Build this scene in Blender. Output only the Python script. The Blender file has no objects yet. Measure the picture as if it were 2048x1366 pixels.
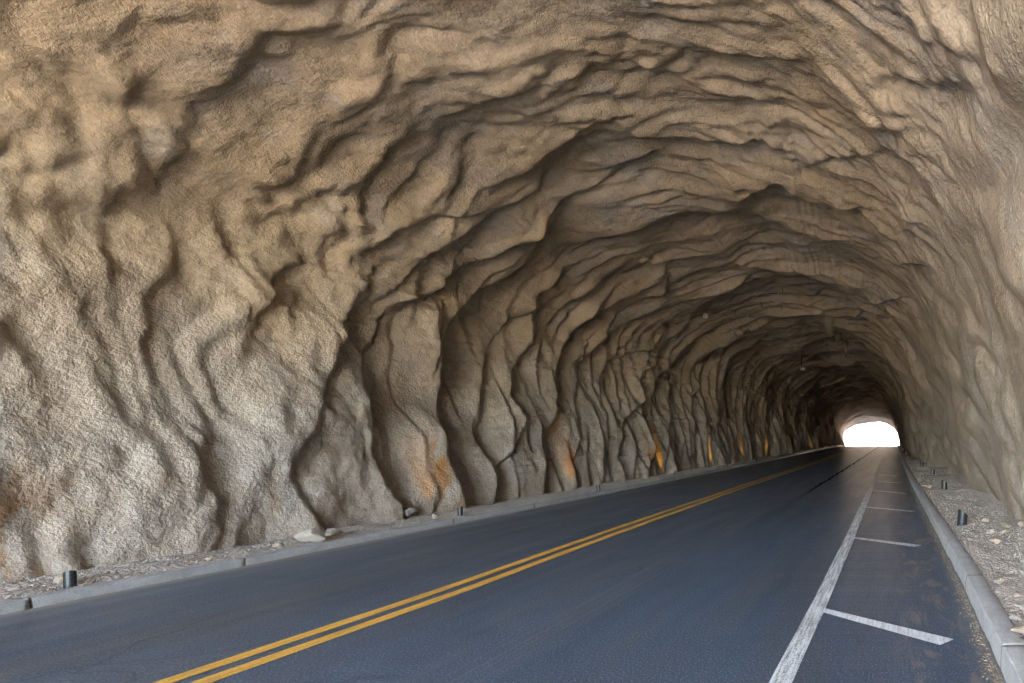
import bpy, bmesh, math, random
import numpy as np
from mathutils import Vector, Matrix
random.seed(7)
SC = bpy.context.scene
COL = SC.collection

# ------------------------------------------------------------------ camera
cam = bpy.data.cameras.new("camera")
camo = bpy.data.objects.new("camera", cam); COL.objects.link(camo); SC.camera = camo
camo.location = (0, 0, 1.5); camo.rotation_euler = (math.radians(90), 0, 0)
cam.sensor_width = 36.0; cam.lens = 36.0 * 1100 / 2048
cam.shift_x = -(1800 - 1024) / 2048.0; cam.shift_y = (870 - 683) / 2048.0
cam.clip_start = 0.05; cam.clip_end = 3000

# ------------------------------------------------------------------ light
SUN_EL, SUN_AZ = math.radians(48), math.radians(200)     # azimuth from +Y, clockwise: behind the camera
w = bpy.data.worlds.new("World"); SC.world = w; w.use_nodes = True
nt = w.node_tree; nt.nodes.clear()
sky = nt.nodes.new("ShaderNodeTexSky"); sky.sky_type = 'NISHITA'; sky.sun_disc = False
sky.sun_elevation = SUN_EL; sky.sun_rotation = SUN_AZ; sky.dust_density = 1.2
bg = nt.nodes.new("ShaderNodeBackground"); bg.inputs[1].default_value = 0.15
wo = nt.nodes.new("ShaderNodeOutputWorld")
nt.links.new(sky.outputs[0], bg.inputs[0]); nt.links.new(bg.outputs[0], wo.inputs[0])
sl = bpy.data.lights.new("sun", 'SUN'); sl.energy = 4.0; sl.angle = math.radians(0.5); sl.color = (1.0, 0.93, 0.84)
so = bpy.data.objects.new("sun", sl); COL.objects.link(so)
sd = Vector((math.sin(SUN_AZ) * math.cos(SUN_EL), math.cos(SUN_AZ) * math.cos(SUN_EL), math.sin(SUN_EL)))
so.rotation_euler = sd.to_track_quat('Z', 'Y').to_euler(); so.location = sd * 60
SC.view_settings.view_transform = 'Standard'; SC.view_settings.look = 'None'
SC.view_settings.exposure = 5.18; SC.view_settings.gamma = 1.0
SC.cycles.max_bounces = 16; SC.cycles.diffuse_bounces = 10; SC.cycles.glossy_bounces = 4
SC.cycles.sample_clamp_indirect = 8.0
SC.cycles.use_denoising = True
try: SC.cycles.denoiser = 'OPENIMAGEDENOISE'
except Exception: pass

# ------------------------------------------------------------------ helpers
def srgb(r, g, b): return tuple(((c / 255) / 12.92 if c / 255 <= .04045 else ((c / 255 + .055) / 1.055) ** 2.4) for c in (r, g, b)) + (1,)
def tag(o, label=None, cat=None, group=None, kind=None):
    for k, v in (('label', label), ('category', cat), ('group', group), ('kind', kind)):
        if v: o[k] = v
    return o
def mesh_obj(name, verts, faces, mat=None, parent=None, smooth=True):
    me = bpy.data.meshes.new(name); me.from_pydata([tuple(v) for v in verts], [], [tuple(f) for f in faces]); me.update()
    o = bpy.data.objects.new(name, me); COL.objects.link(o)
    if mat: me.materials.append(mat)
    if smooth: me.polygons.foreach_set("use_smooth", [True] * len(me.polygons))
    if parent: o.parent = parent
    return o
def grid_obj(name, P, mat, smooth=True, flip=False):
    """P: (rows, cols, 3) float array -> one quad sheet"""
    R, Cn, _ = P.shape
    me = bpy.data.meshes.new(name)
    me.vertices.add(R * Cn); me.vertices.foreach_set("co", P.astype(np.float32).ravel())
    i = (np.arange(R - 1)[:, None] * Cn + np.arange(Cn - 1)[None, :])
    q = np.stack([i, i + 1, i + Cn + 1, i + Cn], -1).reshape(-1, 4)
    if flip: q = q[:, ::-1]
    n = len(q)
    me.loops.add(n * 4); me.loops.foreach_set("vertex_index", q.astype(np.int32).ravel())
    me.polygons.add(n); me.polygons.foreach_set("loop_start", (np.arange(n) * 4).astype(np.int32))
    me.polygons.foreach_set("loop_total", np.full(n, 4, np.int32))
    me.polygons.foreach_set("use_smooth", np.full(n, smooth))
    me.update(calc_edges=True); me.validate()
    me.materials.append(mat)
    o = bpy.data.objects.new(name, me); COL.objects.link(o)
    return o
_rng = np.random.RandomState(11)
PERM = np.concatenate([_rng.permutation(256)] * 2).astype(np.int32)
GA = _rng.rand(256) * 2 * np.pi; GX, GY = np.cos(GA).astype(np.float32), np.sin(GA).astype(np.float32)
def perlin(x, y, seed=0):
    x = np.asarray(x, np.float64) + seed * 17.31; y = np.asarray(y, np.float64) - seed * 9.77
    xi = np.floor(x).astype(np.int64); yi = np.floor(y).astype(np.int64)
    xf = (x - xi).astype(np.float32); yf = (y - yi).astype(np.float32)
    u = xf * xf * xf * (xf * (xf * 6 - 15) + 10); v = yf * yf * yf * (yf * (yf * 6 - 15) + 10)
    def g(dx, dy):
        h = PERM[(PERM[(xi + dx) & 255] + yi + dy) & 255]
        return GX[h] * (xf - dx) + GY[h] * (yf - dy)
    a = g(0, 0); b = g(1, 0); c = g(0, 1); d = g(1, 1)
    return ((a + u * (b - a)) * (1 - v) + (c + u * (d - c)) * v) * 1.5
def fbm(x, y, o=4, seed=0, gain=.5):
    s = 0; a = 1
    for k in range(o):
        s = s + a * perlin(x * 2 ** k, y * 2 ** k, seed + k * 3); a *= gain
    return s
def sstep(a, b, x):
    t = np.clip((x - a) / (b - a), 0, 1); return t * t * (3 - 2 * t)

# ------------------------------------------------------------------ material helpers
class M:
    def __init__(s, name):
        s.m = bpy.data.materials.new(name); s.m.use_nodes = True; s.t = s.m.node_tree; s.t.nodes.clear()
        s.out = s.n("ShaderNodeOutputMaterial"); s.b = s.n("ShaderNodeBsdfPrincipled"); s.l(s.b.outputs[0], s.out.inputs[0])
        s.geo = s.n("ShaderNodeNewGeometry"); s.pos = s.geo.outputs['Position']
        s.sep = s.n("ShaderNodeSeparateXYZ"); s.l(s.pos, s.sep.inputs[0])
    def n(s, k): return s.t.nodes.new(k)
    def l(s, a, b): s.t.links.new(a, b)
    def scaled(s, v, src=None):
        m = s.n("ShaderNodeMapping"); s.l(src or s.pos, m.inputs[0]); m.inputs['Scale'].default_value = v; return m.outputs[0]
    def noise(s, scale, detail=4, rough=.55, vec=None, dist=0.0):
        n = s.n("ShaderNodeTexNoise"); n.inputs['Scale'].default_value = scale; n.inputs['Detail'].default_value = detail
        n.inputs['Roughness'].default_value = rough; n.inputs['Distortion'].default_value = dist
        s.l(vec or s.pos, n.inputs['Vector']); return n.outputs['Fac']
    def voro(s, scale, vec=None, feat='F1'):
        n = s.n("ShaderNodeTexVoronoi"); n.inputs['Scale'].default_value = scale; n.feature = feat
        s.l(vec or s.pos, n.inputs['Vector']); return n.outputs['Distance']
    def ramp(s, fac, *st, interp='LINEAR'):
        r = s.n("ShaderNodeValToRGB"); s.l(fac, r.inputs[0]); e = r.color_ramp; e.interpolation = interp
        while len(e.elements) < len(st): e.elements.new(.5)
        for el, (p, c) in zip(e.elements, st):
            el.position = p; el.color = c if isinstance(c, tuple) else (c, c, c, 1)
        return r.outputs[0]
    def mix(s, fac, a, b, mode='MIX'):
        m = s.n("ShaderNodeMix"); m.data_type = 'RGBA'; m.blend_type = mode
        for inp, v in ((m.inputs[0], fac), (m.inputs[6], a), (m.inputs[7], b)):
            if hasattr(v, 'links') or hasattr(v, 'is_linked'): s.l(v, inp)
            else: inp.default_value = v
        return m.outputs[2]
    def math(s, op, a, b=0.0, clamp=False):
        m = s.n("ShaderNodeMath"); m.operation = op; m.use_clamp = clamp
        for inp, v in ((m.inputs[0], a), (m.inputs[1], b)):
            if hasattr(v, 'is_linked'): s.l(v, inp)
            else: inp.default_value = v
        return m.outputs[0]
    def maprange(s, v, a, b, c=0.0, d=1.0, smooth=True):
        m = s.n("ShaderNodeMapRange"); s.l(v, m.inputs[0])
        if smooth: m.interpolation_type = 'SMOOTHSTEP'
        for k, x in enumerate((a, b, c, d)): m.inputs[k + 1].default_value = x
        return m.outputs[0]
    def bump(s, h, strength=.5, dist=.02, prev=None):
        b = s.n("ShaderNodeBump"); b.inputs['Strength'].default_value = strength; b.inputs['Distance'].default_value = dist
        s.l(h, b.inputs['Height'])
        if prev: s.l(prev, b.inputs['Normal'])
        return b.outputs[0]
    def fin(s, col=None, rough=None, normal=None, spec=None, metal=None):
        for nm, v in (('Base Color', col), ('Roughness', rough), ('Normal', normal), ('Specular IOR Level', spec), ('Metallic', metal)):
            if v is None: continue
            if hasattr(v, 'is_linked'): s.l(v, s.b.inputs[nm])
            else: s.b.inputs[nm].default_value = v
        return s.m

def mat_lining():
    m = M("sprayed_concrete")
    big = m.noise(.35, 4, .6); med = m.noise(1.7, 5, .6); fine = m.noise(38, 5, .7); z = m.sep.outputs[2]
    tan = m.ramp(big, (.3, (.41, .315, .20, 1)), (.5, (.45, .352, .235, 1)), (.7, (.48, .395, .285, 1)))
    grey = m.ramp(med, (.3, (.36, .295, .235, 1)), (.6, (.43, .378, .32, 1)))
    zz = m.math('ADD', z, m.math('MULTIPLY', m.math('SUBTRACT', big, .5), 5.0))
    low = m.maprange(zz, 4.6, 1.2)
    right = m.maprange(m.sep.outputs[0], -1.0, 1.0)
    k = m.math('MAXIMUM', low, m.math('MULTIPLY', right, .75))
    c = m.mix(k, tan, grey)
    patch = m.maprange(m.noise(.9, 3, .5, vec=m.scaled((1, 1, 1))), .56, .72)
    c = m.mix(m.math('MULTIPLY', patch, .5), c, (.42, .36, .29, 1))
    rust = m.maprange(m.noise(.8, 4, .65, vec=m.scaled((1.3, 1.3, .55))), .63, .75)
    rust = m.math('MULTIPLY', rust, m.maprange(z, 3.0, .3))
    c = m.mix(m.math('MULTIPLY', rust, .55), c, (.36, .19, .08, 1))
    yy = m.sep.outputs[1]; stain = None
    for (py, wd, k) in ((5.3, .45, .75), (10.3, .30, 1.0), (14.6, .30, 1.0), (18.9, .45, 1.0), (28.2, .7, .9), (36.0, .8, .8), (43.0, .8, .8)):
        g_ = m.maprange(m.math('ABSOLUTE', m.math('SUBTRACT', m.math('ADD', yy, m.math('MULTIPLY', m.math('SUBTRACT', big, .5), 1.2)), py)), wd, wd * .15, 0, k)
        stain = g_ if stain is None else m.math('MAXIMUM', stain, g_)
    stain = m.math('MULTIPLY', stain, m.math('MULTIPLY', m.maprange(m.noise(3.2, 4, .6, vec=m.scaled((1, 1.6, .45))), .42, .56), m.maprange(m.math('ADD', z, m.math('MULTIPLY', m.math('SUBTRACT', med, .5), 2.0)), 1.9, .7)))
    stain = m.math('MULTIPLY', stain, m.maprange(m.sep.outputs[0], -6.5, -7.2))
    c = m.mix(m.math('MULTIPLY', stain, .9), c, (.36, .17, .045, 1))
    och = m.maprange(m.noise(1.3, 4, .6, vec=m.scaled((1, 1, .7))), .58, .70)
    c = m.mix(m.math('MULTIPLY', och, .35), c, (.42, .29, .16, 1))
    cool = m.maprange(m.noise(.7, 4, .6, vec=m.scaled((1.2, 1.2, .8)), dist=.4), .52, .66)
    c = m.mix(m.math('MULTIPLY', cool, .45), c, (.40, .375, .345, 1))
    calc = m.maprange(m.noise(2.1, 6, .7, vec=m.scaled((1, 1, .8)), dist=.6), .70, .76)
    c = m.mix(m.math('MULTIPLY', calc, .5), c, (.62, .58, .53, 1))
    c = m.mix(.7, c, m.ramp(fine, (.32, .55), (.62, 1.0)), 'MULTIPLY')
    c = m.mix(.35, c, m.ramp(m.noise(13, 3, .6), (.35, .65), (.6, 1.0)), 'MULTIPLY')
    c = m.mix(.5, c, m.ramp(med, (.3, .78), (.7, 1.0)), 'MULTIPLY')
    h1 = m.noise(30, 3, .6); h2 = m.noise(11, 3, .6); h3 = m.noise(80, 2, .6)
    rgh = m.maprange(m.noise(.6, 3, .5), .35, .6, .35, 1.0)      # some areas smoother
    hh = m.math('MULTIPLY', m.math('ADD', m.math('ADD', h1, m.math('MULTIPLY', h2, 1.2)), m.math('MULTIPLY', h3, .4)), rgh)
    nrm = m.bump(hh, .9, .034)
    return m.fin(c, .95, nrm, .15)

def mat_asphalt():
    m = M("asphalt"); x = m.sep.outputs[0]; y = m.sep.outputs[1]
    agg = m.noise(75, 4, .8); st = m.noise(1.0, 6, .6, vec=m.scaled((3.5, .35, 1))); big = m.noise(.5, 4, .6, vec=m.scaled((1, .25, 1)))
    c = m.ramp(agg, (.36, (.012, .024, .045, 1)), (.54, (.046, .076, .122, 1)), (.65, (.26, .34, .44, 1)))
    c = m.mix(.6, c, m.ramp(st, (.3, .85), (.7, 1.15)), 'MULTIPLY')
    c = m.mix(.6, c, m.ramp(big, (.3, .75), (.7, 1.3)), 'MULTIPLY')
    warm = m.maprange(m.noise(1.0, 4, .6, vec=m.scaled((1.1, .13, 1))), .50, .62)
    c = m.mix(m.math('MULTIPLY', warm, .55), c, m.mix(1.0, c, (1.25, 1.0, .80, 1), 'MULTIPLY'))
    speck = m.maprange(m.voro(26), .16, .07)
    speck = m.math('MULTIPLY', speck, m.maprange(m.noise(7, 2), .46, .56))
    c = m.mix(m.math('MULTIPLY', speck, .85), c, (.35, .33, .30, 1))
    # fine tyre streaks in the near lane and the long paving seam
    band = m.math('MULTIPLY', m.maprange(x, -3.15, -2.95), m.maprange(x, -2.45, -2.6))
    fs = m.maprange(m.noise(1.0, 3, .6, vec=m.scaled((38, .25, 1))), .48, .62)
    c = m.mix(m.math('MULTIPLY', m.math('MULTIPLY', band, fs), .8), c, (.12, .135, .155, 1))
    pc = m.n("ShaderNodeTexVoronoi"); pc.feature = 'DISTANCE_TO_EDGE'; pc.inputs['Scale'].default_value = .55
    wv = m.n("ShaderNodeVectorMath"); wv.operation = 'ADD'; wn = m.n("ShaderNodeTexNoise"); wn.inputs['Scale'].default_value = 1.6; wn.inputs['Detail'].default_value = 5
    m.l(m.pos, wn.inputs['Vector']); m.l(m.pos, wv.inputs[0]); m.l(wn.outputs['Color'], wv.inputs[1]); m.l(wv.outputs[0], pc.inputs['Vector'])
    hair = m.math('MULTIPLY', m.maprange(pc.outputs['Distance'], .010, .003), m.maprange(m.noise(.45, 3), .55, .62))
    c = m.mix(m.math('MULTIPLY', hair, .7), c, (.012, .014, .018, 1))
    wobc = m.math('MULTIPLY', m.math('SUBTRACT', m.noise(.9, 5, .7), .5), .35)
    cd = m.math('ABSOLUTE', m.math('ADD', m.math('ADD', x, 2.42), wobc))
    crack = m.math('MULTIPLY', m.maprange(cd, .075, .03), m.maprange(y, 11, 17))
    c = m.mix(crack, c, (.008, .008, .008, 1))
    # dusty fringe by the left kerb and pale drifts on the right shoulder
    wob = m.math('MULTIPLY', m.math('SUBTRACT', m.noise(1.2, 4), .5), .25)
    xl = m.math('ADD', x, wob)
    dl = m.maprange(xl, -6.98, -7.08)
    c = m.mix(m.math('MULTIPLY', dl, .45), c, (.15, .175, .20, 1))
    c = m.mix(m.math('MULTIPLY', m.maprange(xl, -7.30, -7.42), .6), c, (.30, .27, .22, 1))
    c = m.mix(m.math('MULTIPLY', m.maprange(x, .45, .62), .45), c, (.20, .18, .15, 1))
    drift = m.math('MULTIPLY', m.maprange(m.noise(2.6, 5, .65, vec=m.scaled((2.2, .7, 1)), dist=1.2), .50, .62), m.maprange(x, -.15, .2))
    drift = m.math('MULTIPLY', drift, m.maprange(x, .62, .40))
    c = m.mix(m.math('MULTIPLY', drift, .6), c, (.24, .20, .17, 1))
    r = m.math('ADD', m.ramp(m.noise(1.0, 5, .6, vec=m.scaled((3.5, .4, 1))), (.3, .38), (.7, .52)), 0.0)
    cross = m.noise(1.0, 3, .6, vec=m.scaled((.25, 3.0, 1)))
    nrm = m.bump(m.math('ADD', agg, m.math('MULTIPLY', m.noise(60, 2), .6)), .35, .004)
    nrm = m.bump(cross, .45, .03, prev=nrm)
    r = m.math('MAXIMUM', r, crack)
    return m.fin(c, r, nrm, m.math('MULTIPLY', m.math('SUBTRACT', 1.0, crack), .5))

def mat_paint(name, col, wear=.5):
    m = M(name)
    n = m.noise(90, 4, .75); s = m.noise(1.0, 5, .7, vec=m.scaled((45, 2.2, 1)))
    worn = m.math('MULTIPLY', m.maprange(m.math('ADD', m.math('MULTIPLY', n, .5), m.math('MULTIPLY', s, .5)), .44, .58), wear)
    c = m.mix(.4, col, m.ramp(m.noise(3, 4), (.3, .7), (.7, 1.0)), 'MULTIPLY')
    c = m.mix(worn, c, (.06, .062, .066, 1))
    return m.fin(c, .6, m.bump(n, .3, .003), .35)

def mat_concrete():
    m = M("kerb_concrete")
    a = m.noise(6, 6, .7); b = m.noise(70, 3, .7); y = m.sep.outputs[1]
    c = m.ramp(a, (.3, (.33, .345, .36, 1)), (.7, (.48, .495, .50, 1)))
    c = m.mix(.5, c, m.ramp(b, (.35, .6), (.7, 1.0)), 'MULTIPLY')
    ch = m.maprange(m.noise(1, 4, .6, vec=m.scaled((6, 26, 6)), dist=.5), .66, .72)
    c = m.mix(m.math('MULTIPLY', ch, .6), c, (.07, .068, .065, 1))
    return m.fin(c, .62, m.bump(m.math('ADD', b, m.math('MULTIPLY', a, 2)), .7, .010), .3)

def mat_gravel():
    m = M("gravel_ground")
    a = m.noise(5, 6, .7); v = m.voro(28); v2 = m.voro(70)
    c = m.ramp(a, (.3, (.44, .40, .36, 1)), (.7, (.60, .55, .49, 1)))
    c = m.mix(.6, c, m.ramp(v, (.05, 1.1), (.45, .75)), 'MULTIPLY')
    h = m.math('ADD', m.math('MULTIPLY', v, -1), m.math('MULTIPLY', v2, -.4))
    return m.fin(c, .95, m.bump(m.math('ADD', h, a), .8, .03), .15)
def mat_rock(name, c1, c2, sc=9):
    m = M(name)
    oc = m.n("ShaderNodeTexCoord").outputs['Object']
    a = m.noise(sc, 5, .65, vec=oc); b = m.noise(sc * 8, 3, .7, vec=oc)
    c = m.ramp(a, (.3, c1), (.7, c2)); c = m.mix(.4, c, m.ramp(b, (.3, .6), (.7, 1.0)), 'MULTIPLY')
    return m.fin(c, .9, m.bump(m.math('ADD', a, b), .6, .02), .2)
def mat_desert():
    m = M("desert_ground"); a = m.noise(.4, 6, .6); b = m.noise(6, 5, .7)
    c = m.ramp(a, (.3, (.40, .29, .20, 1)), (.7, (.52, .42, .31, 1))); c = m.mix(.4, c, m.ramp(b, (.3, .7), (.7, 1.0)), 'MULTIPLY')
    return m.fin(c, .95, m.bump(b, .5, .05), .1)
def plain(name, col, rough=.5, metal=0.0, spec=.5, nscale=60, var=.75):
    m = M(name); n = m.noise(nscale, 3, .6)
    c = m.mix(.7, col, m.ramp(n, (.3, var), (.7, 1.0)), 'MULTIPLY')
    return m.fin(c, m.ramp(n, (.3, max(rough - .1, .05)), (.7, rough + .1)), None, spec, metal)

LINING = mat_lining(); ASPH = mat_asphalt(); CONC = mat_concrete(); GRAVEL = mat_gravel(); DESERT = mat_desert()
YELLOW = mat_paint("yellow_paint", (.80, .46, .07, 1), .5); WHITE = mat_paint("white_paint", (.70, .76, .80, 1), .8)
WHITE2 = mat_paint("tick_paint", (.72, .78, .84, 1), .45)
R_TAN = mat_rock("tan_stone", (.32, .26, .20, 1), (.46, .40, .33, 1)); R_GREY = mat_rock("grey_stone", (.25, .23, .21, 1), (.42, .40, .37, 1))
R_PALE = mat_rock("pale_stone", (.36, .32, .28, 1), (.50, .46, .40, 1))
STEEL = plain("dark_pipe_steel", (.045, .05, .058, 1), .32, .6); RUSTM = plain("rusty_metal", (.12, .06, .035, 1), .8)
LEAF = plain("dry_leaf", (.34, .26, .16, 1), .8, nscale=15)

# ------------------------------------------------------------------ tunnel geometry functions (X right, Y depth, Z up)
Y0, Y1 = -10.0, 95.0
def lerpt(tab, y): return np.interp(y, [a for a, b in tab], [b for a, b in tab])
def floor_z(y):
    y = np.asarray(y, float)
    return .12 * sstep(25, 60, y) - np.where(y > 66, .0022 * (y - 66) ** 2, 0) * np.where(y > 95, 0, 1) - np.where(y > 95, .0022 * 29 ** 2 + .1276 * (y - 95) * .3, 0)
XL = [(-60, -7.5), (0, -7.5), (200, -7.5)]                                   # left kerb face
XR = [(-60, .68), (3, .65), (5.5, .63), (8.4, .56), (12, .46), (17.4, .32), (30, .10), (50, -.2), (80, -.5), (200, -1.0)]   # right kerb face
XY = [(-60, -4.33), (3, -4.345), (5.3, -4.325), (8.1, -4.43), (16.8, -4.58), (30, -4.57), (80, -4.6), (200, -4.6)]
XW = [(-60, -.71), (3, -.725), (5, -.715), (8, -.73), (14, -.80), (20, -.88), (32, -1.05), (34, -1.07)]
def bez_profile():
    pts = [(-8.75, -.4), (-8.7, .2), (-9.0, 1.5), (-9.3, 3), (-9.2, 4.3), (-8.4, 5.4), (-6.9, 6.25), (-4.6, 6.8), (-2.4, 6.75), (-.9, 6.2), (.1, 5.4), (.75, 4.4), (1.2, 3.2), (1.55, 1.6), (1.9, .2), (1.95, -.4)]
    P = np.array(pts); out = []
    for i in range(len(P) - 1):
        p0 = P[max(i - 1, 0)]; p1 = P[i]; p2 = P[i + 1]; p3 = P[min(i + 2, len(P) - 1)]
        for t in np.linspace(0, 1, 40, endpoint=False):
            out.append(.5 * ((2 * p1) + (-p0 + p2) * t + (2 * p0 - 5 * p1 + 4 * p2 - p3) * t * t + (-p0 + 3 * p1 - 3 * p2 + p3) * t ** 3))
    out.append(P[-1]); out = np.array(out)
    d = np.concatenate([[0], np.cumsum(np.hypot(*np.diff(out, axis=0).T))])
    return out, d
PROF, PS = bez_profile(); SL = PS[-1]
TL = [(-5, -.35), (3, -.1), (8, .1), (12, 0), (20, 0), (36, .45), (52, .6), (75, .3), (95, -.4)]            # shift of left base relative to profile
TR = [(-5, .5), (4, .1), (20, 0), (25, -.35), (31, -.95), (43, -1.2), (60, -1.5), (80, -1.6), (95, -1.25)]
TH = [(-5, 1.0), (40, 1.0), (70, .95), (95, .80)]
def nominal(s, y):
    px = np.interp(s, PS, PROF[:, 0]); pz = np.interp(s, PS, PROF[:, 1])
    k = (px + 9.3) / 11.2
    x = px + lerpt(TL, y) * (1 - k) + lerpt(TR, y) * k
    z = pz * lerpt(TH, y) + floor_z(y)
    return x, z
def normal_in(s):
    e = .12
    ax = np.interp(s - e, PS, PROF[:, 0]); az = np.interp(s - e, PS, PROF[:, 1]); bx = np.interp(s + e, PS, PROF[:, 0]); bz = np.interp(s + e, PS, PROF[:, 1])
    tx, tz = bx - ax, bz - az; L = np.hypot(tx, tz) + 1e-9
    return tz / L, -tx / L          # points inward (right of travel for left->top->right)
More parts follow.
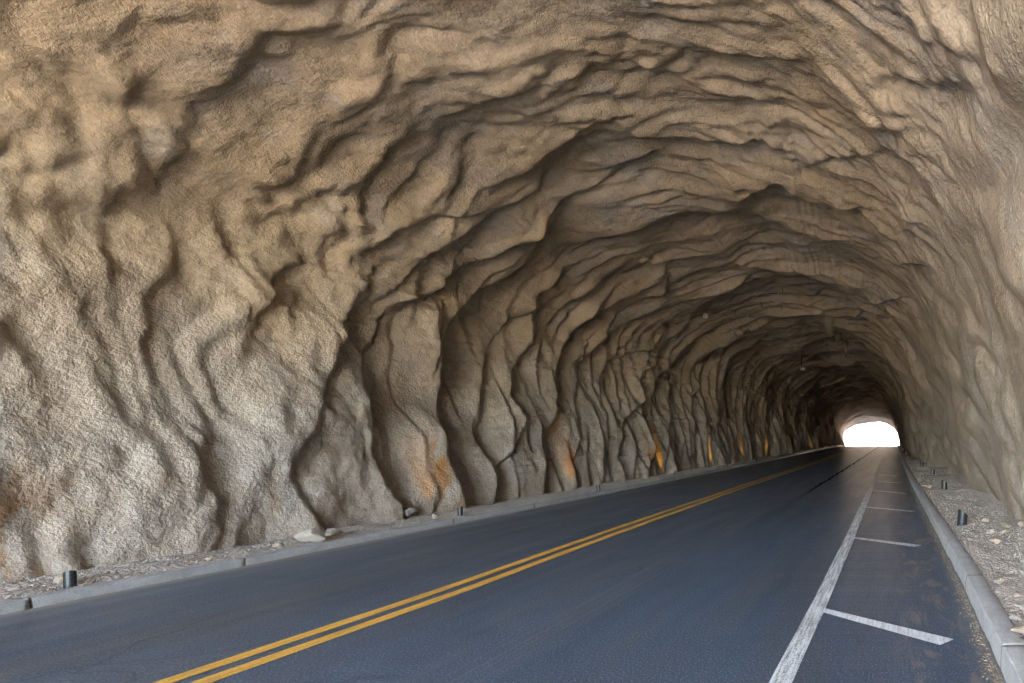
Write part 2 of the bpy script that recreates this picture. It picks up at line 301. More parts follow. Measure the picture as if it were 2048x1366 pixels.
CREASES = [   # lips of the folds in the lining: (position along the arch, depth), height
    ([(0.57, 6.68), (0.74, 6.77), (1.04, 6.81), (1.42, 6.70), (1.65, 6.74), (1.96, 6.88), (2.10, 6.93), (2.57, 6.86)], 0.22),
    ([(0.50, 8.07), (0.68, 7.90), (0.99, 7.71), (1.65, 7.70), (2.01, 8.11), (2.42, 8.13), (2.82, 8.41), (3.30, 8.57), (3.81, 8.76), (4.27, 9.07)], 0.20),
    ([(0.48, 6.98), (0.83, 7.01), (1.19, 7.03), (1.54, 6.96)], 0.18),
    ([(2.57, 6.98), (2.80, 7.37), (3.12, 7.52), (3.48, 7.57), (3.90, 7.81), (4.18, 7.83), (4.58, 8.05), (4.94, 8.29)], 0.15),
    ([(0.50, 9.26), (0.77, 9.18), (1.11, 9.11), (1.65, 8.93), (2.01, 9.00), (2.44, 8.95), (2.98, 9.14), (3.41, 9.28), (3.95, 9.45), (4.31, 9.64), (4.58, 10.13)], 0.34),
    ([(0.48, 10.58), (0.63, 10.53), (1.24, 10.43), (1.60, 10.50), (2.06, 10.46), (2.73, 10.63), (3.64, 10.81), (4.17, 10.98), (4.76, 11.31), (5.19, 11.61), (5.76, 11.92), (6.16, 12.06), (6.82, 11.89), (7.36, 11.59), (7.81, 11.13)], 0.45),
    ([(1.89, 9.15), (2.46, 9.34), (2.80, 9.49), (3.12, 9.73)], 0.08),
    ([(0.50, 11.53), (1.19, 11.76), (1.56, 11.61), (2.03, 11.46), (2.21, 11.81), (2.48, 11.70), (3.03, 12.02), (3.61, 12.16), (4.15, 12.58), (4.56, 12.90)], 0.20),
    ([(0.48, 11.47), (1.08, 11.80), (1.87, 12.72), (2.23, 12.90), (2.84, 12.73), (3.47, 12.99), (3.95, 13.39), (4.36, 13.82), (5.14, 13.73), (5.84, 13.97)], 0.18),
    ([(0.48, 13.18), (1.31, 13.35), (1.92, 13.64), (2.44, 14.28), (2.96, 14.49), (3.66, 14.72), (4.18, 14.88), (4.90, 15.26), (5.84, 15.56), (6.55, 15.46)], 0.30),
    ([(0.56, 14.67), (1.06, 14.59), (1.85, 15.16), (2.64, 15.36), (3.63, 15.81), (4.52, 16.45), (5.49, 17.09)], 0.18),
    ([(0.65, 16.36), (1.40, 16.24), (2.14, 16.67), (2.71, 16.71), (3.86, 17.05), (4.78, 18.07), (5.89, 18.55)], 0.14),
    ([(0.68, 16.98), (1.38, 16.96), (2.46, 17.67), (3.09, 19.28), (3.68, 19.40), (4.09, 19.17)], 0.22),
    ([(0.52, 18.45), (1.31, 18.97), (2.17, 19.25), (2.96, 19.23), (4.27, 19.53), (4.96, 20.87), (5.80, 20.98), (6.77, 20.48), (7.15, 19.95), (7.90, 19.64), (9.44, 19.74), (10.34, 19.35)], 0.22),
    ([(0.74, 20.13), (1.83, 20.70), (2.78, 21.62), (3.66, 21.74), (4.60, 22.23)], 0.18),
    ([(0.43, 23.13), (1.72, 23.34), (3.52, 24.00), (4.47, 25.23), (6.25, 24.97), (7.15, 24.42), (7.92, 25.77), (9.39, 26.36)], 0.30),
    ([(9.91, 27.24), (10.65, 28.08), (11.20, 27.35), (11.92, 28.42), (12.01, 34.28), (13.16, 36.04)], 0.14),
    ([(4.45, 10.07), (4.85, 10.53), (5.14, 10.57), (5.42, 10.64), (5.93, 11.01), (6.21, 11.07), (6.63, 11.23), (7.18, 11.40), (7.65, 11.09), (8.01, 10.97)], 0.38),
    ([(6.27, 9.37), (7.15, 10.12), (7.74, 10.49), (8.03, 10.17), (8.49, 9.79), (9.05, 9.55)], 0.18),
    ([(5.51, 9.68), (5.87, 9.96), (6.23, 10.07), (6.68, 10.23), (7.02, 10.27), (7.42, 10.49)], 0.20),
    ([(8.19, 7.89), (8.74, 7.89), (9.23, 7.77), (9.62, 7.66), (9.88, 7.47), (10.20, 7.35), (10.32, 7.42), (10.50, 7.60)], 0.34),
    ([(5.15, 8.61), (5.53, 8.43), (6.37, 8.14), (6.66, 8.10), (7.09, 8.01), (7.58, 7.85), (7.97, 7.76)], 0.28),
    ([(6.68, 9.26), (7.16, 9.14), (7.54, 8.89), (7.85, 8.58)], 0.18),
    ([(9.14, 8.36), (9.48, 8.14), (9.93, 8.06), (10.31, 7.71), (10.85, 7.68), (11.20, 7.52)], 0.20),
    ([(7.54, 9.62), (8.04, 9.69), (8.74, 9.40), (9.43, 9.09), (9.82, 8.92), (10.36, 8.92)], 0.22),
    ([(9.18, 9.34), (9.57, 9.30), (9.97, 9.28), (10.20, 9.59), (10.58, 9.59), (11.19, 9.97)], 0.25),
    ([(8.10, 10.95), (8.69, 10.95), (9.53, 10.54), (9.95, 10.28), (10.43, 10.25)], 0.15),
    ([(6.91, 13.21), (7.76, 12.78), (8.47, 12.85), (9.28, 12.58), (9.84, 12.48), (10.25, 12.62)], 0.25),
    ([(6.88, 15.00), (7.72, 15.04), (8.37, 15.32), (9.18, 15.56)], 0.20),
    ([(11.22, 7.83), (11.65, 7.67), (12.10, 7.45), (12.73, 7.31), (13.11, 7.32), (13.29, 7.89), (13.43, 7.92)], 0.30),
    ([(12.07, 8.29), (12.21, 8.21), (12.82, 7.91), (13.02, 7.68)], 0.20),
    ([(13.52, 7.45), (13.83, 7.22), (14.06, 7.31), (14.44, 7.29), (14.85, 7.30), (15.59, 6.51)], 0.25),
    ([(14.56, 6.74), (14.85, 6.24), (15.19, 5.96), (15.71, 5.61), (16.02, 5.15), (16.43, 4.52), (16.73, 4.04)], 0.15),
    ([(15.12, 5.23), (15.42, 5.13), (15.91, 4.69), (16.23, 4.49), (16.57, 4.18)], 0.12),
    ([(10.86, 9.62), (11.58, 9.82), (12.46, 9.40), (12.68, 9.80), (12.95, 9.93)], 0.20),
    ([(12.91, 10.34), (13.65, 9.35), (14.33, 8.81), (14.83, 7.98), (15.21, 7.61), (15.75, 6.73), (16.05, 6.29)], 0.20),
    ([(10.54, 11.83), (11.44, 11.73), (11.92, 11.28), (12.39, 10.77), (12.60, 10.81), (12.98, 11.49), (13.72, 11.06), (14.45, 10.63)], 0.34),
    ([(9.62, 12.77), (10.29, 12.77), (10.95, 12.60), (11.35, 12.39), (11.47, 13.11), (11.76, 13.20), (12.55, 13.50), (13.27, 14.19), (13.90, 14.23)], 0.34),
    ([(8.56, 15.30), (9.21, 15.26), (10.09, 15.16), (11.19, 14.70)], 0.22),
    ([(8.85, 15.54), (9.46, 15.22), (10.20, 16.78), (11.51, 17.32), (12.53, 17.95), (13.68, 17.67), (14.33, 18.63)], 0.30),
    ([(15.21, 7.61), (15.68, 7.51), (16.12, 7.21), (16.36, 7.86)], 0.24),
    ([(14.65, 9.84), (14.99, 9.64), (15.48, 9.36), (15.85, 8.79), (16.20, 8.87)], 0.18),
    ([(16.41, 8.06), (17.29, 6.71), (17.94, 5.82)], 0.08),
    ([(5.62, 6.19), (5.19, 6.38), (5.01, 6.32), (4.76, 6.22), (4.45, 6.06)], 0.30),
    ([(6.28, 5.84), (6.05, 5.98), (5.84, 5.98)], 0.18),
    ([(5.23, 6.49), (5.46, 6.51), (5.87, 6.43), (6.43, 6.28), (6.81, 6.33), (7.43, 6.13), (8.03, 6.25), (8.42, 6.27)], 0.20),
    ([(5.03, 7.54), (5.19, 7.47), (5.58, 7.34), (5.84, 7.37), (6.07, 7.51), (6.32, 7.47), (6.75, 7.39)], 0.30),
    ([(6.97, 7.33), (7.81, 7.08), (8.24, 6.91), (8.55, 6.59)], 0.18),
    ([(5.12, 8.51), (5.37, 8.37), (5.62, 8.06), (5.93, 7.77)], 0.14),
    ([(4.90, 8.75), (5.26, 8.79), (5.75, 8.94), (6.10, 9.20)], 0.12),
    ([(4.67, 6.53), (5.06, 6.66), (5.26, 6.63)], 0.12),
    ([(3.29, 6.32), (3.52, 6.28), (4.00, 6.34), (4.29, 6.25)], 0.16),
    ([(3.61, 7.80), (3.90, 7.84), (4.27, 7.86), (4.58, 8.05), (4.88, 8.17)], 0.18),
    ([(16.38, 7.83), (16.90, 8.16), (17.52, 8.16), (18.28, 8.24)], 0.08),
    ([(20.83, 10.17), (20.52, 11.09), (19.59, 12.30), (19.14, 11.98)], 0.05),
    ([(4.54, 12.75), (4.78, 13.04), (4.97, 13.37), (5.19, 13.41), (5.49, 13.21), (5.94, 13.34), (6.54, 13.32), (6.70, 13.53)], 0.28),
    ([(4.67, 14.32), (5.15, 14.38), (5.55, 14.40), (5.91, 14.53), (6.30, 14.70), (6.68, 14.72), (6.88, 14.96), (7.11, 14.74), (7.36, 14.67), (7.76, 14.88), (8.17, 14.70), (8.53, 14.67)], 0.25),
    ([(4.56, 15.04), (4.85, 15.52), (5.30, 15.85), (5.80, 15.92), (6.09, 16.04), (6.41, 15.94), (6.82, 16.30), (6.98, 16.21), (7.16, 16.41)], 0.34),
    ([(3.61, 15.52), (3.90, 15.46), (4.11, 15.65), (4.33, 16.09), (5.01, 16.26), (5.31, 16.58)], 0.12),
    ([(3.64, 15.65), (4.04, 15.77), (4.35, 16.45), (4.70, 16.74), (4.99, 16.76), (5.40, 17.32), (5.91, 17.44), (6.43, 17.76), (7.29, 18.07)], 0.20),
    ([(7.25, 16.30), (7.77, 16.17), (8.19, 15.54), (8.49, 15.50)], 0.22),
    ([(7.02, 17.25), (7.29, 17.18), (7.68, 16.58), (7.92, 16.26)], 0.18),
    ([(5.19, 19.40), (5.58, 19.17), (6.37, 19.20), (6.77, 19.38)], 0.15),
    ([(4.15, 17.41), (4.49, 18.04), (4.79, 18.67), (5.28, 19.92), (5.66, 20.40)], 0.18),
    ([(3.27, 20.27), (3.79, 20.62), (4.45, 21.34), (4.87, 22.00), (5.62, 22.08)], 0.24),
    ([(3.66, 8.00), (3.84, 8.02), (4.09, 8.25), (4.24, 8.29)], 0.15),
    ([(2.89, 8.46), (3.66, 8.69), (3.93, 8.80), (4.11, 9.07), (4.27, 9.21), (4.52, 9.02), (4.74, 8.87)], 0.22),
    ([(4.27, 9.52), (4.42, 9.78), (4.63, 10.12), (5.17, 9.96), (5.30, 10.01)], 0.18),
    ([(4.74, 8.87), (4.90, 8.90), (5.30, 8.94), (5.48, 8.92), (5.76, 9.01), (6.03, 9.23), (6.28, 9.32)], 0.18),
    ([(4.35, 9.32), (4.78, 9.64), (5.05, 9.77), (5.31, 9.70), (5.62, 9.79), (5.91, 9.97), (6.12, 10.13), (6.36, 10.13), (6.72, 10.23)], 0.28),
    ([(3.12, 10.52), (3.70, 10.58), (4.35, 10.68), (4.70, 10.70), (4.92, 11.06)], 0.20),
    ([(4.29, 6.73), (4.24, 6.89), (4.06, 6.91), (3.81, 6.68), (3.47, 6.65), (3.29, 6.64), (3.12, 6.55)], 0.14),
    ([(15.12, 12.92), (15.55, 11.66), (16.11, 10.46)], 0.18),
    ([(15.26, 10.53), (15.51, 9.80), (15.96, 9.44)], 0.15),
    ([(14.11, 12.17), (14.62, 11.41), (15.05, 11.86), (15.42, 11.81)], 0.15),
    ([(12.62, 18.72), (13.97, 17.03)], 0.14),
    ([(13.79, 18.85), (14.71, 17.48), (15.44, 15.32)], 0.18),
    ([(11.81, 16.69), (11.99, 17.88), (12.28, 19.17), (13.16, 19.20), (13.95, 18.82), (14.76, 19.64), (15.46, 19.69)], 0.24),
    ([(11.04, 21.14), (11.55, 20.84), (12.26, 19.95)], 0.15),
    ([(12.89, 23.47), (13.77, 21.31), (14.67, 20.21)], 0.15),
    ([(10.88, 28.01), (11.71, 27.42), (11.99, 31.46), (13.11, 29.53), (13.88, 28.99)], 0.20),
    ([(15.76, 16.30), (16.57, 14.84), (17.45, 13.73), (17.74, 12.21)], 0.10),
    ([(17.04, 18.07), (17.81, 16.28), (18.48, 15.44), (19.05, 15.44)], 0.12),
    ([(18.35, 10.65), (18.85, 12.06), (19.34, 12.47), (19.66, 11.44)], 0.12),
    ([(18.12, 9.52), (18.60, 8.51), (19.27, 9.11)], 0.08),
    ([(18.01, 20.95), (18.82, 22.35), (20.22, 22.26)], 0.14)]
def fold_layer(s, y, lam, amp, seed, warp=.9, sharp=.13, mask=.25):
    p = y / lam + warp * 1.1 * perlin(s / (lam * 3.0), y / (lam * 3.5), seed) + .16 * warp * perlin(s / (lam * 1.2), y / (lam * 2.5), seed + 1)
    i = np.floor(p); t = p - i
    rise = np.power(np.clip(t / (1 - sharp), 0, 1), 1.5); rise = rise * (1.15 - .15 * rise)
    fall = 1 - sstep(1 - sharp, 1, t)
    prof = np.where(t < 1 - sharp, rise, fall)
    a = perlin(s / (lam * 2.8), i * 7.3 + .5, seed + 2)
    a = np.clip(.55 + a * 1.1, 0, 1.4)
    return amp * (prof * a - .25)
def displacement(s, y):
    far = sstep(14, 24, y); rt = sstep(15.0, 17.5, s); nl = (1 - sstep(7.5, 11.5, y)) * (1 - rt)
    d = .42 * perlin(s / 4.5, y / 3.5, 1) * (.45 + .55 * far)
    d += .20 * perlin(s / 2.4, y / 1.5, 2) * (.7 + .3 * far) * (1 - .45 * rt)
    near = (.26 + .78 * far) * (1 - .85 * rt)
    d += fold_layer(s, y, 2.3, .42, 10, warp=.8) * (.14 + .88 * far) * (1 - .55 * rt)
    d += fold_layer(s, y, 1.15, .24, 20, warp=.75, sharp=.2) * near
    d += fold_layer(s, y, .62, .085, 30, warp=.6, sharp=.26) * (.5 * (1 - sstep(4, 7, s)) * sstep(8, 10, y) * (1 - far) + .35 + .65 * sstep(7, 12, y)) * (1 - .85 * rt)
    # rounded lobes between soft valleys
    low = 1 - sstep(3.5, 6.5, s); sh = 1 - .8 * low
    wx = s + .5 * perlin(s / 1.6, y / 1.6, 71); wy = y + .45 * perlin(s / 1.5, y / 1.5, 72)
    n1 = perlin((wx + .45 * sh * wy) / (1.7 + .5 * low), (wy - .25 * sh * wx) / .75, 73); n2 = perlin((wx - .2 * sh * wy) / (.8 + .5 * low), (wy + .25 * sh * wx) / .36, 74)
    lob = np.sqrt(n1 * n1 + .008) * .16 + np.sqrt(n2 * n2 + .006) * (.11 - .05 * rt)
    n3 = perlin(s / 1.0 + .3 * wy, y / 1.9, 76); lob = lob * (1 - rt) + rt * (np.sqrt(n3 * n3 + .01) * .55)
    d += (lob - .07) * (.36 + .50 * nl + .22 * rt)
    d += (.05 - .03 * rt) * fbm(s / .8, y / .5, 2, 40) + .014 * fbm(s / .25, y / .18, 2, 50) * (1 - .6 * rt) + .010 * nl * perlin(s / .11, y / .11, 55)
    gs = np.linspace(-1, SL + 1, 1200)
    ker = np.exp(-.5 * (np.arange(-24, 25) * (gs[1] - gs[0]) / .15) ** 2); ker /= ker.sum()
    S0 = s[0] if s.ndim == 2 else None
    for ci, (pts, A) in enumerate(CREASES):
        ss = np.array([p[0] for p in pts]); yy = np.array([p[1] for p in pts])
        o = np.argsort(ss); ss = ss[o]; yy = yy[o]
        gy = np.interp(gs, ss, yy)
        gy = np.convolve(np.pad(gy, 24, mode='edge'), ker, 'valid')
        gy = gy + .075 * perlin(gs / .6, gs * 0 + ci * 3.7, 60) + .02 * perlin(gs / .15, gs * 0 + ci * 3.7, 61)
        sl = np.gradient(gy, gs); cosn = 1 / np.sqrt(1 + sl ** 2)
        ga = A * .9 * (1 + .45 * perlin(gs / .8, gs * 0 + ci * 5.1, 62))
        L = max(ss[-1] - ss[0], .3); e = min(1.1, L * .48)
        gw = sstep(ss[0] - e * .45, ss[0] + e, gs) * (1 - sstep(ss[-1] - e, ss[-1] + e * .45, gs)) if ss[0] > .8 else (1 - sstep(ss[-1] - e, ss[-1] + e * .45, gs))
        if s.ndim == 2:
            rows = np.where((y[:, 0] > yy.min() - 3) & (y[:, 0] < yy.max() + 3))[0]
            cols = np.where((S0 > ss[0] - 1) & (S0 < ss[-1] + 1))[0]
            if ss[0] <= .8: cols = np.where(S0 < ss[-1] + 1)[0]
            if not len(rows) or not len(cols): continue
            sub = (slice(rows[0], rows[-1] + 1), slice(cols[0], cols[-1] + 1))
        else: sub = (slice(None),) * s.ndim
        s_ = s[sub]; q = (y[sub] - np.interp(s_, gs, gy)) * np.interp(s_, gs, cosn)
        soft = 1 - sstep(7.5, 10.5, float(yy.mean()))
        a_ = np.interp(s_, gs, ga) * (1 - .30 * soft) * (.45 if ss[0] > 16 and A < .2 else 1); w_ = .05 + (.24 + .6 * soft) * A
        bw = np.clip(-q, 0, None)
        lead = np.exp(-(bw / (2.3 * A + .22)) ** 1.4) * (1 - .10 * np.exp(-bw / .06))
        dn = 1 - sstep(0, w_, q)
        rec = (-.42 + .22 * soft) * np.exp(-np.clip(q - w_, 0, None) / (1.8 * A + .2))
        f = np.where(q <= 0, lead, .9 * dn + (1 - dn) * rec)
        d[sub] += a_ * np.interp(s_, gs, gw) * f
    return d * (1 - .5 * sstep(86, 92, y)) * (.76 + .08 * sstep(16, 26, y))
def lining_pt(s, y, extra=0.0):
    s = np.asarray(s, float); y = np.asarray(y, float)
    if s.ndim == 0: s = s[None]; y = y[None]
    x, z = nominal(s, y); nx, nz = normal_in(s)
    d = displacement(s, y) + extra
    return x + nx * d, z + nz * d

QUALITY = 1.0
def build_tunnel():
    ys = [Y0]
    while ys[-1] < 4.0: ys.append(ys[-1] + .12)
    k = .0028 / QUALITY
    while ys[-1] < Y1: ys.append(ys[-1] + min(max(ys[-1] * k, .012), .16))
    ys = np.array(ys); ns = int(1150 * QUALITY); ss = np.linspace(0, SL, ns)
    S, Y = np.meshgrid(ss, ys)
    x, z = lining_pt(S, Y)
    P = np.stack([x, Y, z], -1)
    # sprayed rock face flaring outwards at both mouths
    cx, cz = -4.0, 2.0
    def flare(row, dirn):
        rows = []
        for k, (f, dy) in enumerate(((1.06, .25), (1.25, .6), (1.8, 1.2), (3.2, 3.5), (6.0, 9.0))):
            r = row.copy(); r[:, 0] = cx + (row[:, 0] - cx) * f; r[:, 2] = np.where(row[:, 2] > 0, row[:, 2] * f, row[:, 2]); r[:, 1] = row[:, 1] + dirn * dy * -1 + perlin(ss / 3, ss * 0 + k, 70) * .5 * f
            rows.append(r)
        return np.stack(rows)
    a = flare(P[0], -1)[::-1]; b = flare(P[-1], 1)
    P = np.concatenate([a, P, b], 0)
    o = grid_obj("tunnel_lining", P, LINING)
    tag(o, "long arched road tunnel lined with rippled sprayed concrete over rock", "tunnel")
    return o
tunnel = build_tunnel()

# ------------------------------------------------------------------ ground, road, kerbs
def strip(name, y_list, cols, mat, kind=None):
    """cols: list of functions (y)->(x, dz)"""
    y = np.array(y_list); fz = floor_z(y)
    P = np.stack([np.stack([np.broadcast_to(c(y)[0], y.shape), y, fz + c(y)[1]], -1) for c in cols], 1)
    o = grid_obj(name, P, mat)
    if kind: tag(o, kind=kind)
    return o
YR = np.concatenate([np.arange(-60, -5, 2.5), np.arange(-5, 30, .25), np.arange(30, 200.1, 1.0)])
def xr(y): return lerpt(XR, y)
def xl(y): return lerpt(XL, y)
road = strip("road", YR, [(lambda y, k=k: (xl(y) - .06 + (xr(y) + .06 - xl(y) + .06) * k, 0 * y)) for k in np.linspace(0, 1, 30)], ASPH, "structure")
# rough gravel verges between kerb and wall
def verge(name, x0f, x1f, dz, seed):
    ys = np.concatenate([np.arange(-5, 3, .25), np.arange(3, 26, .035), np.arange(26, 100, .25)])
    t = np.linspace(0, 1, 46); T, Yg = np.meshgrid(t, ys)
    X = x0f(Yg) + (x1f(Yg) - x0f(Yg)) * T
    bumps = .022 * fbm(X / .25, Yg / .25, 4, seed) + .035 * perlin(X / .9, Yg / 1.1, seed + 5)
    edge = sstep(0, .10, T)
    Z = floor_z(Yg) + dz + bumps * edge + .10 * sstep(.55, 1, T)
    return grid_obj(name, np.stack([X, Yg, Z], -1), GRAVEL), X, Yg, Z
KH_L, KH_R = .09, .15
vr, *_ = verge("gravel_verge", lambda y: xr(y) + .17, lambda y: xr(y) + 1.9 + 0 * y, KH_R - .035, 80); tag(vr, kind="structure")
vl, *_ = verge("gravel_verge", lambda y: xl(y) - .14, lambda y: xl(y) - 2.6 + 0 * y, KH_L - .02, 90); tag(vl, kind="structure")

JOINT = plain("joint_dirt", (.13, .12, .105, 1), .95, 0, .1)
def kerb(name, face, side, width, h, joints, seed):
    """side=+1: kerb lies to the right of its face"""
    ys = sorted(set([round(v, 3) for v in list(np.arange(-60, 2, .5)) + list(np.arange(2, 30, .06)) + list(np.arange(30, 100, .5))] + [round(j + e, 3) for j in joints for e in (-.009, -.005, .005, .009)]))
    y = np.array(ys); f = face(y); fz = floor_z(y)
    groove = np.zeros_like(y)
    for j in joints: groove = np.maximum(groove, np.where(np.abs(y - j) < .0075, 1, 0))
    prof = [(0, -.1), (0, .0), (.004, h * .45), (.008, h * .86), (.012, h * .96), (.022, h), (width * .5, h + .002), (width - .015, h), (width, h - .012), (width, -.1)]
    rows = []
    for k, (px, pz) in enumerate(prof):
        wob = .008 * fbm(y / .5, y * 0 + k * .6, 3, seed) + .006 * perlin(y / .12, y * 0 + k, seed + 3)
        if k in (0, 9): wob = wob * 0
        top = 1 if pz > 0 else 0
        gx = groove * (.045 if 1 <= k <= 4 else 0)
        gz = groove * (.05 if k >= 4 and k <= 8 else 0)
        rows.append(np.stack([f + side * (px + wob + gx), y, fz + pz + top * wob * .7 - gz], -1))
    P = np.stack(rows, 1); o = grid_obj(name, P, CONC); o.data.materials.append(JOINT)
    nc = P.shape[1] - 1; mi = np.zeros((len(y) - 1, nc), np.int32)
    g2 = (groove[:-1] > 0) | (groove[1:] > 0); mi[g2, 1:8] = 1
    o.data.polygons.foreach_set("material_index", mi.ravel())
    tag(o, kind="structure"); return o
jr = [3.53 + 1.76 * k for k in range(-4, 60)]
jl = [1.9, 4.75, 6.30, 9.25, 11.3, 13.2] + [15.2 + 1.9 * k for k in range(44)]
kerb("kerb", xr, 1, .175, KH_R, jr, 100)
kerb("kerb", xl, -1, .13, KH_L, jl, 110)

# painted markings
def line(name, xf, y0, y1, wdt, mat, step=.25, dz=.004):
    y = np.arange(y0, y1 + 1e-6, step); fz = floor_z(y)
    x = xf(y); e1 = .004 * perlin(y / .2, y * 0, 3); e2 = .004 * perlin(y / .2, y * 0 + 9, 4)
    P = np.stack([np.stack([x - wdt / 2 + e1, y, fz + dz], -1), np.stack([x + wdt / 2 + e2, y, fz + dz], -1)], 1)
    return tag(grid_obj(name, P, mat), kind="structure")
line("yellow_line", lambda y: lerpt(XY, y) - .114, -40, 150, .117, YELLOW)
line("yellow_line", lambda y: lerpt(XY, y) + .114, -40, 150, .122, YELLOW)
line("white_edge_line", lambda y: lerpt(XW, y), -40, 30, .14, WHITE)
for i, (ax, ay, bx, by) in enumerate([(1648, 1222, 1890, 1286), (1705, 1076, 1835, 1093), (1731, 1014.5, 1826, 1023.5), (1746, 981.5, 1811, 987.5), (1755, 963, 1800, 966.5), (1762, 950, 1793, 952.5)]):
    p = [((x - 1800) * 1.5 / (v - 870), 1100 * 1.5 / (v - 870)) for x, v in ((ax, ay), (bx, by))]
    (x0, y0), (x1, y1) = p; hw = .055
    vs = [(x0, y0 - hw, .007), (x1 - .04, y1 - hw, .007), (x1 + .07, y1 + hw, .007), (x0, y0 + hw, .007)]
    tag(mesh_obj("painted_tick", vs, [(0, 1, 2, 3)], WHITE2), kind="structure")

# ground outside, pale hills beyond the far mouth
def ground():
    xs = np.concatenate([np.linspace(-900, -60, 12), np.linspace(-50, 40, 60), np.linspace(50, 900, 12)])
    ys = np.concatenate([np.linspace(-900, -60, 10), np.linspace(-50, 160, 110), np.linspace(175, 1500, 20)])
    Xg, Yg = np.meshgrid(xs, ys)
    Z = floor_z(Yg) - .12
    out = sstep(12, 30, np.abs(Xg + 3.5))
    Z = Z + out * (1.0 * perlin(Xg / 20, Yg / 20, 5))
    hill = sstep(108, 220, Yg + .2 * np.abs(Xg)) * (42 + 14 * fbm(Xg / 60, Yg / 60, 4, 6))
    Z = Z + hill
    return tag(grid_obj("ground", np.stack([Xg, Yg, Z], -1), DESERT), kind="structure")
ground()

# ------------------------------------------------------------------ pipe uplights along both kerbs
def lathe(prof, n=20, close=False):
    vs = []; fs = []
    for r, z in prof:
        for k in range(n): a = 2 * math.pi * k / n; vs.append((r * math.cos(a), r * math.sin(a), z))
    for i in range(len(prof) - 1):
        for k in range(n): fs.append((i * n + k, i * n + (k + 1) % n, (i + 1) * n + (k + 1) % n, (i + 1) * n + k))
    return vs, fs
GLOW = bpy.data.materials.new("lamp_glow"); GLOW.use_nodes = True
g = GLOW.node_tree; g.nodes.clear(); em = g.nodes.new("ShaderNodeEmission"); em.inputs[0].default_value = (1, .45, .10, 1); em.inputs[1].default_value = .35
go = g.nodes.new("ShaderNodeOutputMaterial"); g.links.new(em.outputs[0], go.inputs[0])
def make_pipe(r, h, cut, side):
    """side=-1: wall lies to the left. The mouth is cut on a slant, low side towards the wall"""
    root = bpy.data.objects.new("pipe_uplight", None); COL.objects.link(root)
    n = 28; t = .010
    vs = []; fs = []
    for ri, rr in ((0, r), (1, r), (2, r - t), (3, r - t)):
        for k in range(n):
            a = 2 * math.pi * k / n; cx, cy = math.cos(a) * rr, math.sin(a) * rr
            top = h - cut * .5 * (cx * side / r + .35 * cy / r)
            z = -.12 if ri == 0 else (top if ri in (1, 2) else .03)
            vs.append((cx, cy, z))
    for ri in range(3):
        for k in range(n): fs.append((ri * n + k, ri * n + (k + 1) % n, (ri + 1) * n + (k + 1) % n, (ri + 1) * n + k))
    b = mesh_obj("pipe", vs, fs, STEEL, root, smooth=False)
    v, f = lathe([(0.001, .045), (r - t - .002, .045), (r - t - .002, .02), (.001, .02)], n)
    mesh_obj("lamp_lens", v, f, GLOW, root)
    v, f = lathe([(r - t - .001, .06), (r - t - .001, .075), (r - t - .012, .075), (r - t - .012, .06), (r - t - .001, .06)], n)
    mesh_obj("lens_ring", v, f, RUSTM, root)
    return root
def copy_tree(o, parent=None):
    c = o.copy(); COL.objects.link(c); c.parent = parent
    for ch in o.children: copy_tree(ch, c)
    return c
ORD = ["nearest", "second", "third", "fourth", "fifth"]
def uplights(side, spots, r, h, cut, power, word, dz):
    proto = make_pipe(r, h, cut, side); first = True
    for i, (x, y, tilt, pw) in enumerate(spots):
        o = proto if first else copy_tree(proto); first = False
        o.location = (x, y, float(floor_z(y)) + dz); o.rotation_euler = (0, tilt * side, (i * .37) % .5 - .25)
        if i < 5: lab = f"{ORD[i]} short dark steel pipe uplight standing in the gravel behind the {word} kerb"
        else: lab = f"tiny far-off steel pipe uplight glowing in the dark behind the {word} kerb"
        tag(o, lab, "ground light", f"pipe uplights behind the {word} kerb")
        L = bpy.data.lights.new("lamp", 'SPOT'); L.energy = power * pw; L.color = (1, .50, .06); L.spot_size = math.radians(66); L.spot_blend = 1.0; L.shadow_soft_size = .03
        lo = bpy.data.objects.new("lamp", L); COL.objects.link(lo); lo.parent = o
        lo.location = (side * .01, 0, h + .02)
        d = Vector((side * .80, .25, .72)); lo.rotation_euler = d.to_track_quat('-Z', 'Y').to_euler(); lo.scale = (.38, 1, 1)
left_spots = [(-7.80, 5.17, .05, .5), (-7.80, 9.76, .04, .8), (-7.72, 14.1, .12, 1.1), (-8.0, 19.6, .15, 1.5), (-7.85, 24.9, .1, 1.0)] + [(-7.85, 30 + 5.2 * k, .08, .8) for k in range(12)]
right_spots = [(.95, 8.46, .10, .5), (1.13, 14.0, .0, .5), (1.13, 19.2, .12, .5), (.95, 24.2, .05, .4), (.60, 29.9, .05, .4), (.42, 37.5, .1, .6), (.22, 45, .1, .5), (.1, 52.5, .1, .5), (-.02, 60, .1, .5)]
uplights(-1, left_spots, .038, .138, .04, .75, "left", KH_L - .02)
uplights(1, right_spots, .078, .20, .08, .25, "right", KH_R - .03)

